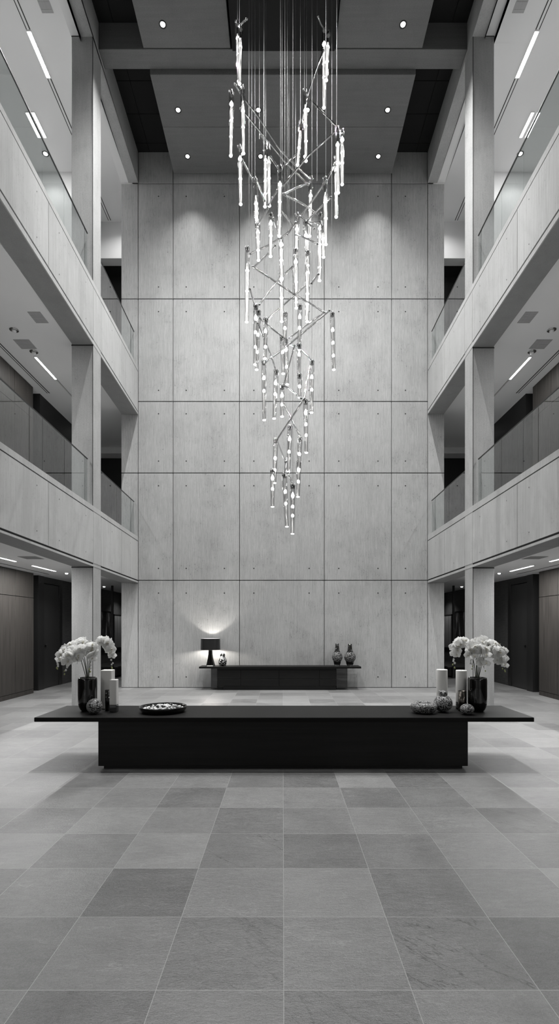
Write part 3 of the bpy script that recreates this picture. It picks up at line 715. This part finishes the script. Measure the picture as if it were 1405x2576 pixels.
def orchids(cx,cd,zrim,stems,label,seed):
    rnd=random.Random(seed)
    t=thing('orchid_arrangement',label,'orchids',(cx,cd,zrim-.3))
    O=t.location
    for ctrl,f0,nf,nb,spread in stems:
        base=Vector((cx+ctrl[0][0],cd+ctrl[0][2],zrim-.02))
        pts=[base]+[Vector((P(a,b,cd).x, cd+c, P(a,b,cd).z)) for a,b,c in ctrl[1:]]
        N=18; cv=[bez(pts,i/N) for i in range(N+1)]
        m=MB(); m.tube([p-O for p in [cv[0]-Vector((0,0,.20))]+cv],[.005]*2+[.0045-.0028*i/N for i in range(N)],7)
        st=m.build('stem',M['stem'],t)
        for i in range(nf):
            f=f0+(1-f0-.07)*(i/(max(1,nf-1)))*.93
            p=bez(pts,f)
            for rep in range(2):
                o=bpy.data.objects.new('flower',FL); COL.objects.link(o); o.parent=st
                sx=1 if rep else -1
                off=Vector((sx*rnd.uniform(.004,.03)*spread,-rnd.uniform(.0,.05)*spread*(1 if rep else -.6),rnd.uniform(-.045,.03)*spread))
                o.location=p+off-O
                o.rotation_euler=(rnd.uniform(-.95,.05),rnd.uniform(-.35,.35),rnd.uniform(-.8,.8)+(PI if rnd.random()<.12 else 0))
                sc=(1.5-.45*max(0,(i/nf-.4)))*rnd.uniform(.9,1.12); o.scale=(sc,sc,sc)
        for i in range(nb):
            f=.95+.05*(i+1)/nb; p=bez(pts,min(1,f)); q=bpy.data.objects.new('bud',BUDW if i<nb*.5 else BUD); COL.objects.link(q); q.parent=st
            q.location=p+Vector((rnd.uniform(-.018,.018),rnd.uniform(-.02,.01),-.008-.012*i+rnd.uniform(-.01,.01)))-O; q.rotation_euler=(rnd.uniform(-.5,.5),rnd.uniform(-.5,.5),0)
            sc=rnd.uniform(.8,1.2); q.scale=(sc,sc,sc)
    return t
x,d,zr,k=big_vase(220.3,1791,'tall glossy black vase of white orchids at the left end of the long table')
orchids(x,d,zr,[
 ([(-.01,0,0),(214,1650,.0),(196,1598,.0),(158,1612,-.03),(146,1672,-.04)],.42,9,5,1.0),
 ([(-.02,0,.01),(208,1660,-.06),(204,1600,-.14),(186,1625,-.17),(178,1683,-.18)],.50,8,4,1.1),
 ([(.0,0,0),(217,1645,.05),(214,1590,.03),(192,1606,.08),(172,1650,.10)],.50,7,0,1.2),
 ([(.01,0,.0),(228,1655,-.04),(228,1592,-.08),(250,1618,-.14),(238,1675,-.16)],.48,9,5,1.15),
 ([(.01,0,.01),(224,1650,.02),(238,1585,.03),(282,1590,.0),(284,1672,-.02)],.55,9,5,.75),
 ([(.0,0,.0),(219,1660,-.06),(216,1605,-.12),(209,1622,-.18),(209,1668,-.19)],.5,6,0,1.1),
],'white phalaenopsis orchid sprays arching from the left black vase',11)
x,d,zr,k=big_vase(1199.7,1792,'tall glossy black vase of white orchids at the right end of the long table')
orchids(x,d,zr,[
 ([(-.02,0,0),(1192,1650,.0),(1180,1592,.0),(1140,1588,-.0),(1140,1668,-.02)],.55,8,5,.85),
 ([(-.01,0,.01),(1194,1655,-.05),(1192,1596,-.10),(1175,1612,-.14),(1172,1668,-.16)],.48,8,5,1.1),
 ([(.0,0,0),(1200,1650,.05),(1204,1588,.03),(1216,1606,.08),(1222,1650,.10)],.45,7,0,1.2),
 ([(.0,0,.0),(1200,1660,-.05),(1202,1600,-.12),(1202,1622,-.18),(1202,1680,-.19)],.46,8,2,1.15),
 ([(.01,0,.0),(1208,1655,.0),(1218,1590,-.02),(1258,1606,-.04),(1262,1676,-.05)],.46,9,6,1.0),
 ([(.02,0,.01),(1208,1660,-.04),(1222,1606,-.08),(1244,1628,-.14),(1252,1680,-.15)],.5,7,0,1.0),
],'white phalaenopsis orchid sprays arching from the right black vase',23)
# ---------------------------------------------------------------- candles and small objects
def pillar(px0,px1,ytop,ycon,label,black_from=None,depth=None,square=False):
    x,d,z=pos((px0+px1)/2,ycon); r=(px1-px0)/2*d/F; d+=r; x=((px0+px1)/2-CX)*d/F; r=(px1-px0)/2*d/F
    if square: r*=.80
    hh=Zp(ytop,d)-TT
    t=thing('pillar_candle',label,'candle',(x,d,TT))
    zb=0
    if black_from:
        zb=Zp(black_from,d-r)-TT
        m=MB()
        if square: m.cbox(-r,r,-r,r,0,zb,.004)
        else: m.lathe([(.001,0),(r*.99,0),(r*1.0,.004),(r*1.0,zb-.002),(r*.98,zb),(.001,zb)],n=32)
        m.build('holder',M['blackgloss'],t)
    m=MB()
    if square: m.cbox(-r*.995,r*.995,-r*.995,r*.995,zb+.0005,hh,.006)
    else: m.lathe([(r*.97,zb+.0005),(r*.985,zb+.004),(r*.985,hh-.008),(r*.95,hh),(r*.82,hh-.002),(r*.7,hh-.012),(.001,hh-.014)],n=32)
    m.build('wax',M['wax'],t)
    m=MB(); m.tube([(0,0,hh-.014),(.001,0,hh+.006)],[.0015,.001],6); m.build('wick',M['black'],t)
    return t
pillar(254,288,1685,1784,'tallest white candle on the left of the table, behind the others',square=True)
pillar(275.5,297.5,1709,1792,'shorter white candle with black foot on the table left, before the tallest',black_from=1774,square=True)
pillar(1097,1124.5,1684,1785,'tall all white candle on the right of the table, behind the gourd vase')
pillar(1146,1173,1686,1786,'white candle with a black foot on the right of the table, behind the bronze cylinder',black_from=1767)
def cyl(px0,px1,ytop,ycon,label,mat):
    x,d,z=pos((px0+px1)/2,ycon); r=(px1-px0)/2*d/F; d+=r; x=((px0+px1)/2-CX)*d/F
    hh=Zp(ytop,d)-TT
    t=thing('cylinder_vase',label,'vase',(x,d,TT))
    m=MB(); m.lathe([(.001,0),(r,0),(r,hh),(r*.9,hh),(r*.9,.02),(.001,.02)],n=32); m.build('body',mat,t)
    m=MB(); m.lathe([(r*1.02,hh-.004),(r*1.02,hh+.002),(r*.88,hh+.002)],n=32); m.build('rim',M['darksteel'],t)
cyl(264,275.5,1736,1789,'slim black cylinder between the white candles on the left of the table',M['blackgloss'])
cyl(1152,1171.5,1738,1790,'bronze brown metallic cylinder before a white candle on the right of the table',M['bronze'])
def lumpy(prof_fn,n=64,rows=32):
    pass
def ball(px,pyc,wpx,hpx,label,name,mat,cat='ornament',neck=None):
    # ball resting on the table; its contact sits below its centre
    for _ in range(8):
        d=F*(H-TT-hpx/2*1.0*0)/max(1,(pyc-CY)) if _==0 else d
        rz=hpx/2*d/F; d=(H-TT-rz)*F/(pyc-CY)
    rx=wpx/2*d/F; x=(px-CX)*d/F
    t=thing(name,label,cat,(x,d,TT))
    m=MB(); prof=[]
    for i in range(25):
        a=-PI/2+PI*i/24; prof.append((max(.0005,rx*math.cos(a)),rz+rz*math.sin(a)))
    m.lathe(prof,n=40)
    rnd=random.Random(int(px)); m.v=[(vx*(1+rnd.uniform(-.012,.012)),vy*(1+rnd.uniform(-.012,.012)),vz) for vx,vy,vz in m.v]
    m.build('body',mat,t); return t,rx,rz
ball(237.5,1776.5,38.5,39,'black and white mosaic ball on the left of the table before the vase','mosaic_ball',M['mosaic'])
ball(1174,1784,34.5,27,'small flattened black and white mosaic ball on the right of the table','mosaic_ball',M['mosaic_fine'])
t,rx,rz=ball(1113.5,1769,46,43,'round black and white mosaic gourd vase with a knobbly neck','gourd_vase',M['mosaic_gourd'],'vase')
m=MB(); z0=rz*1.86
m.lathe([(rx*.30,z0),(rx*.44,z0+.012),(rx*.48,z0+.035),(rx*.38,z0+.055),(rx*.24,z0+.062),(rx*.16,z0+.05)],n=24)
for a in range(5):
    q=a*2*PI/5; m.lathe([(.0005,-.018),(.014,-.012),(.02,0),(.014,.012),(.0005,.018)],(rx*.34*math.cos(q),rx*.34*math.sin(q),z0+.05),n=10)
m.build('neck',M['mosaic_gourd'],t)
# donut shaped bowl
d=6.37; k=d/F; x=(1065-CX)*k; R=33*k
t=thing('mosaic_bowl','low rounded black and white mosaic bowl left of the gourd vase','bowl',(x,d,TT))
m=MB(); hb=.135
m.lathe([(.001,0),(R*.55,0),(R*.80,hb*.12),(R*.97,hb*.40),(R,hb*.60),(R*.93,hb*.82),(R*.78,hb*.96),(R*.62,hb*1.0),(R*.50,hb*.92),(R*.47,hb*.7),(R*.5,hb*.4),(.001,hb*.2)],n=44)
m.build('body',M['mosaic_gourd'],t)
# tray bowl with pebbles
d=6.46; k=d/F; x=(410-CX)*k; R=60*k*.98
t=thing('round_tray','wide round black bowl filled with black and white pebbles','bowl',(x,d,TT))
m=MB(); hb=.075
m.lathe([(.001,0),(R*.80,0),(R*.90,.006),(R*.97,.03),(R,.06),(R,hb-.003),(R*.985,hb),(R*.955,hb-.006),(R*.94,hb-.02),(R*.90,.022),(.001,.018)],n=56)
m.build('dish',M['blackgloss'],t)
rnd=random.Random(4)
def pebble_mesh(seed,mat):
    r=random.Random(seed); m=MB()
    prof=[(max(.0004,math.cos(-PI/2+PI*i/8)*(1+r.uniform(-.12,.12))),math.sin(-PI/2+PI*i/8)*.72) for i in range(9)]
    m.lathe(prof,n=10); m.v=[(a*(1+r.uniform(-.1,.1)),b*(1+r.uniform(-.1,.1)),c) for a,b,c in m.v]
    o=m.build('pebble',mat); me=o.data; bpy.data.objects.remove(o); return me
PB=[pebble_mesh(i,M['pebble_w'] if i<4 else M['pebble_b']) for i in range(6)]
spots=[]
for layer,(cnt,rad,zz) in enumerate(((95,R*.86,.036),(66,R*.70,.056),(24,R*.40,.076))):
    c=0; tries=0
    while c<cnt and tries<4000:
        tries+=1
        a=rnd.uniform(0,2*PI); q=rad*math.sqrt(rnd.random()); px_,py_=q*math.cos(a)+(.04 if layer==2 else 0),q*math.sin(a)
        if all((px_-u)**2+(py_-v)**2>(.036)**2 or l!=layer for u,v,l in spots):
            spots.append((px_,py_,layer)); c+=1
            i=rnd.choice((0,1,2,3,4,5,0,2))
            o=bpy.data.objects.new('pebble',PB[i]); COL.objects.link(o)
            o.location=(x+px_,d+py_,TT+zz+rnd.uniform(-.004,.004)); s_=rnd.uniform(.0145,.0215); o.scale=(s_,s_,s_); o.rotation_euler=(rnd.uniform(-.5,.5),rnd.uniform(-.5,.5),rnd.uniform(0,6))
            tag(o,'small %s pebble heaped in the wide black bowl'%('white' if i<4 else 'black'),'pebble','pebbles in the black bowl')
# ---------------------------------------------------------------- chandelier
CD=9.6
ch=thing('chandelier','tall cascading chandelier of glowing glass tubes and branching rods','chandelier',(0,CD,H+12.74))
CO=ch.location
def chk(mb,name,mat,parent=None):
    o=mb.build(name,mat,parent or ch)
    if parent is None: o.location=-CO
    return o
m=MB(); m.cbox(-1.115,1.145,7.2,11.185,H+12.735,H+12.9,.01); chk(m,'ceiling_mount',M['blackceil'])
def dep(x,y): return CD+.42*math.sin(x/21.0+y/170.0)+.28*math.sin(x/9.0-y/90.0)
ZCAN=H+12.735
def pendant(x0,y0,x1,y1,nodes,r0=6.9,r1=4.7,dd=None):
    d=dep(x0,y0) if dd is None else dd
    low=y0>740
    k=d/F; a=P(x0,y0,d); b=P(x1,y1,d); ax=(b-a)
    t=MB(); N=8
    pts=[a+ax*(i/N) for i in range(N+1)]; rs=[(r0+(r1-r0)*i/N)*k*(.82 if i==0 else 1) for i in range(N+1)]
    t.tube(pts,rs,12)
    # inner wall gives the glass its thickness lines
    t.tube([p for p in pts],[q*.62 for q in rs],10,caps=False)
    o=chk(t,'pendant_tube',M['tubeglass'])
    def sub(mb,name,mat):
        q=mb.build(name,mat,o); return q
    c=MB(); c.tube([a+ax*(i/10) for i in range(2,11)],[(.74 if i>2 else .35)*(.62 if low else 1)*(r0+(r1-r0)*i/10)*k for i in range(2,11)],6); sub(c,'light_filament',M['ledrod_dim' if low else 'ledrod'])
    for f in nodes:
        l=MB(); q_=1.0 if low else 1.2
        p=a+ax*f; rr=(r0+(r1-r0)*f)*k
        for i in range(1): l.lathe([(.0005,-rr*1.5),(rr*.34,-rr*.9),(rr*.62*q_,-rr*.15),(rr*.62*q_,rr*.15),(rr*.34,rr*.9),(.0005,rr*1.5)],p,n=10)
        sub(l,'led_node',M['led_low' if low else 'led'])
    l=MB(); p=b; rr=r1*k; l.lathe([(.0005,-rr*.22),(rr*.80,-rr*.18),(rr*.85,rr*.15),(.0005,rr*.2)],p,n=10)
    sub(l,'end_tip',M['led'])
    h=MB(); rr=r0*k; u=Vector((0,0,1))
    h.tube([a-u*.045,a+u*.01],[rr*.72,rr*.72],10)
    for q in range(4):
        an=q*PI/2+.4; h.tube([a+Vector((rr*.8*math.cos(an),rr*.8*math.sin(an),-.02)),a+Vector((rr*.9*math.cos(an),rr*.9*math.sin(an),.025)),a+Vector((rr*.3*math.cos(an),rr*.3*math.sin(an),.05))],.006,5)
    sub(h,'clasp',M['steel'])
    return a
T=[ # x_top,y_top,x_bottom,y_bottom, bright nodes along it
 (597,57,600,205,(.27,.55)),(605,68,602,211,(.36,)),(815,72,814,271,(.2,.45,.62)),(825,84,820,202,(.3,.6)),
 (582,234,580,392,(.18,.45,.7)),(610,222,612,386,(.35,.6)),(767,229,769,405,(.28,.5,.72)),(757,309,748,415,(.6,)),
 (848,325,850,485,(.25,.55)),(845,398,845,546,(.2,.6)),(860,332,860,464,(.15,.4,.6)),(603,372,605,514,(.2,.55)),
 (641,452,650,655,(.3,.5,.72)),(648,566,649,630,(.3,)),(668,360,666,520,(.28,.42,.6,.8)),(675,364,677,518,(.3,.55)),
 (704,422,702,594,(.25,.5,.7)),(706,600,708,700,(.15,.55)),(707,690,708,809,(.1,.5)),(782,450,778,594,(.3,.55,.8)),(817,452,819,615,(.35,.6)),
 (681,542,680,645,(.2,.5)),(805,542,803,706,(.2,.45,.8)),(812,572,813,647,(.4,)),(747,542,744,660,(.3,.7)),(743,630,745,775,(.2,.55,.9)),
 (767,560,774,668,(.3,.7)),(774,635,772,809,(.3,.6,.75)),(622,626,620,810,(.3,.58)),(643,771,641,917,(.2,.45,.7)),(650,785,645,930,(.4,.7)),
 (668,805,666,902,(.3,.7)),(717,790,715,880,(.4,)),(718,857,722,967,(.2,.6)),(709,850,712,940,(.4,)),(754,771,752,880,(.25,.5)),(752,870,751,945,(.3,)),(753,945,753,1000,(.5,)),
 (835,790,839,930,(.29,.52,.75)),(663,911,664,1057,(.28,.5)),(694,935,689,1053,(.25,.48)),(709,973,709,1048,(.3,.6)),
 (784,911,783,1038,(.3,.55)),(768,1010,770,1139,(.22,.45,.66)),(729,1075,725,1187,(.27,.55)),(693,1108,690,1215,(.42,.7)),
 (685,1185,685,1275,(.2,.5)),(754,1105,751,1180,(.5,)),(751,1165,749,1250,(.2,.55)),(715,1196,721,1325,(.32,.55)),(736,1223,735,1343,(.2,.43,.62)),
]
for q in T: pendant(*q)
RODS=[ # straight or bent branches through image points
 [(604,64),(612,54),(620,48)],[(816,74),(806,60),(799,41)],[(813,127),(793,180),(773,240)],[(775,248),(812,284),(846,318)],
 [(591,212),(603,232),(612,250)],[(612,246),(652,298),(705,378),(779,452)],[(605,274),(655,332),(715,405),(775,465)],
 [(846,328),(775,392),(709,470)],[(706,424),(726,405),(746,388)],[(609,402),(636,455)],[(647,460),(665,505)],[(845,406),(820,455)],
 [(813,463),(790,498),(755,545)],[(831,497),(805,522),(767,560)],[(713,488),(745,472),(778,460)],[(717,491),(760,512),(802,541)],
 [(697,479),(675,515)],[(672,527),(650,564)],[(704,526),(735,565)],[(686,549),(700,592)],[(748,558),(719,590),(674,618),(630,638)],
 [(798,614),(770,600),(744,590)],[(692,618),(668,644),(638,672)],[(635,671),(688,706),(741,742)],[(741,742),(778,763),(813,785)],
 [(652,766),(675,736),(700,704),(735,672)],[(741,742),(768,718)],[(712,768),(741,742)],[(783,713),(800,690)],[(628,727),(641,770)],
 [(672,804),(686,790),(701,778)],[(652,800),(690,832),(720,855)],[(729,866),(756,880),(775,897),(782,910)],[(648,813),(668,862),(685,905),(694,934)],
 [(828,781),(775,826),(720,872),(668,911)],[(815,786),(770,818),(728,850)],[(740,870),(726,920),(712,970)],[(778,922),(770,965),(765,1003)],
 [(763,1006),(728,1058),(697,1105)],[(712,968),(735,984),(757,1002)],[(713,1015),(733,1055),(756,1101)],[(696,1107),(708,1136),(718,1162)],
 [(724,1190),(730,1202),(736,1220)],[(718,1162),(715,1194)],[(655,340),(668,356)],[(757,545),(790,575)],[(735,672),(741,742)],[(743,560),(722,590)],[(681,395),(701,425)],[(765,560),(805,560)],
]
for R_ in RODS:
    p=[P(x,y,dep(R_[0][0],R_[0][1])*(1-i/(len(R_)-1))+dep(R_[-1][0],R_[-1][1])*i/(len(R_)-1)) for i,(x,y) in enumerate(R_)]
    m=MB(); m.tube(p,[.0185]*len(p),9)
    m.tube(p,[.007]*len(p),6,1,caps=False)
    o=m.build('branch_rod',[M['rodglass'],M['steel']],ch); o.location=-CO
    for e in (p[0],p[-1]):
        j=MB(); j.lathe([(.0005,-.022),(.02,-.012),(.024,0),(.018,.014),(.0005,.022)],e,n=8)
        j.build('joint',M['steel'],o)
WIRES=[(597,57),(602,64),(626,628),(633,640),(652,350),(663,455),(705,422),(709,560),(716,490),(722,590),(726,740),(784,450),(797,455),(823,84),(834,790),(846,325),(765,229),(770,232),(819,452),(743,560),(755,309),(668,360),(641,452),(784,910),(664,911),(736,1222)]
for x,y in WIRES:
    d=dep(x,y); a=P(x,y,d); m=MB(); m.tube([a,Vector((a.x,a.y,ZCAN))],.0032,5); chk(m,'suspension_wire',M['wire'])
# ---------------------------------------------------------------- world, camera, view
wd=bpy.data.worlds.new('World'); S.world=wd; wd.use_nodes=True; wd.node_tree.nodes['Background'].inputs[0].default_value=(.02,.02,.02,1)
cam=bpy.data.cameras.new('Camera'); co=bpy.data.objects.new('Camera',cam); COL.objects.link(co); S.camera=co
co.location=(0,0,H); co.rotation_euler=(PI/2,0,0)
cam.sensor_fit='HORIZONTAL'; cam.sensor_width=36; cam.lens=36*F/1405
cam.shift_x=-(CX-702.5)/1405; cam.shift_y=(CY-1288)/1405
cam.clip_end=200; cam.clip_start=.05
S.view_settings.view_transform='Standard'; S.view_settings.look='None'; S.view_settings.gamma=1; S.view_settings.use_curve_mapping=False
S.view_settings.exposure=0.12
S.cycles.max_bounces=8; S.cycles.transparent_max_bounces=24; S.cycles.caustics_reflective=False; S.cycles.caustics_refractive=False
S.cycles.sample_clamp_indirect=4; S.cycles.sample_clamp_direct=0; S.cycles.use_denoising=True; S.cycles.use_light_tree=True
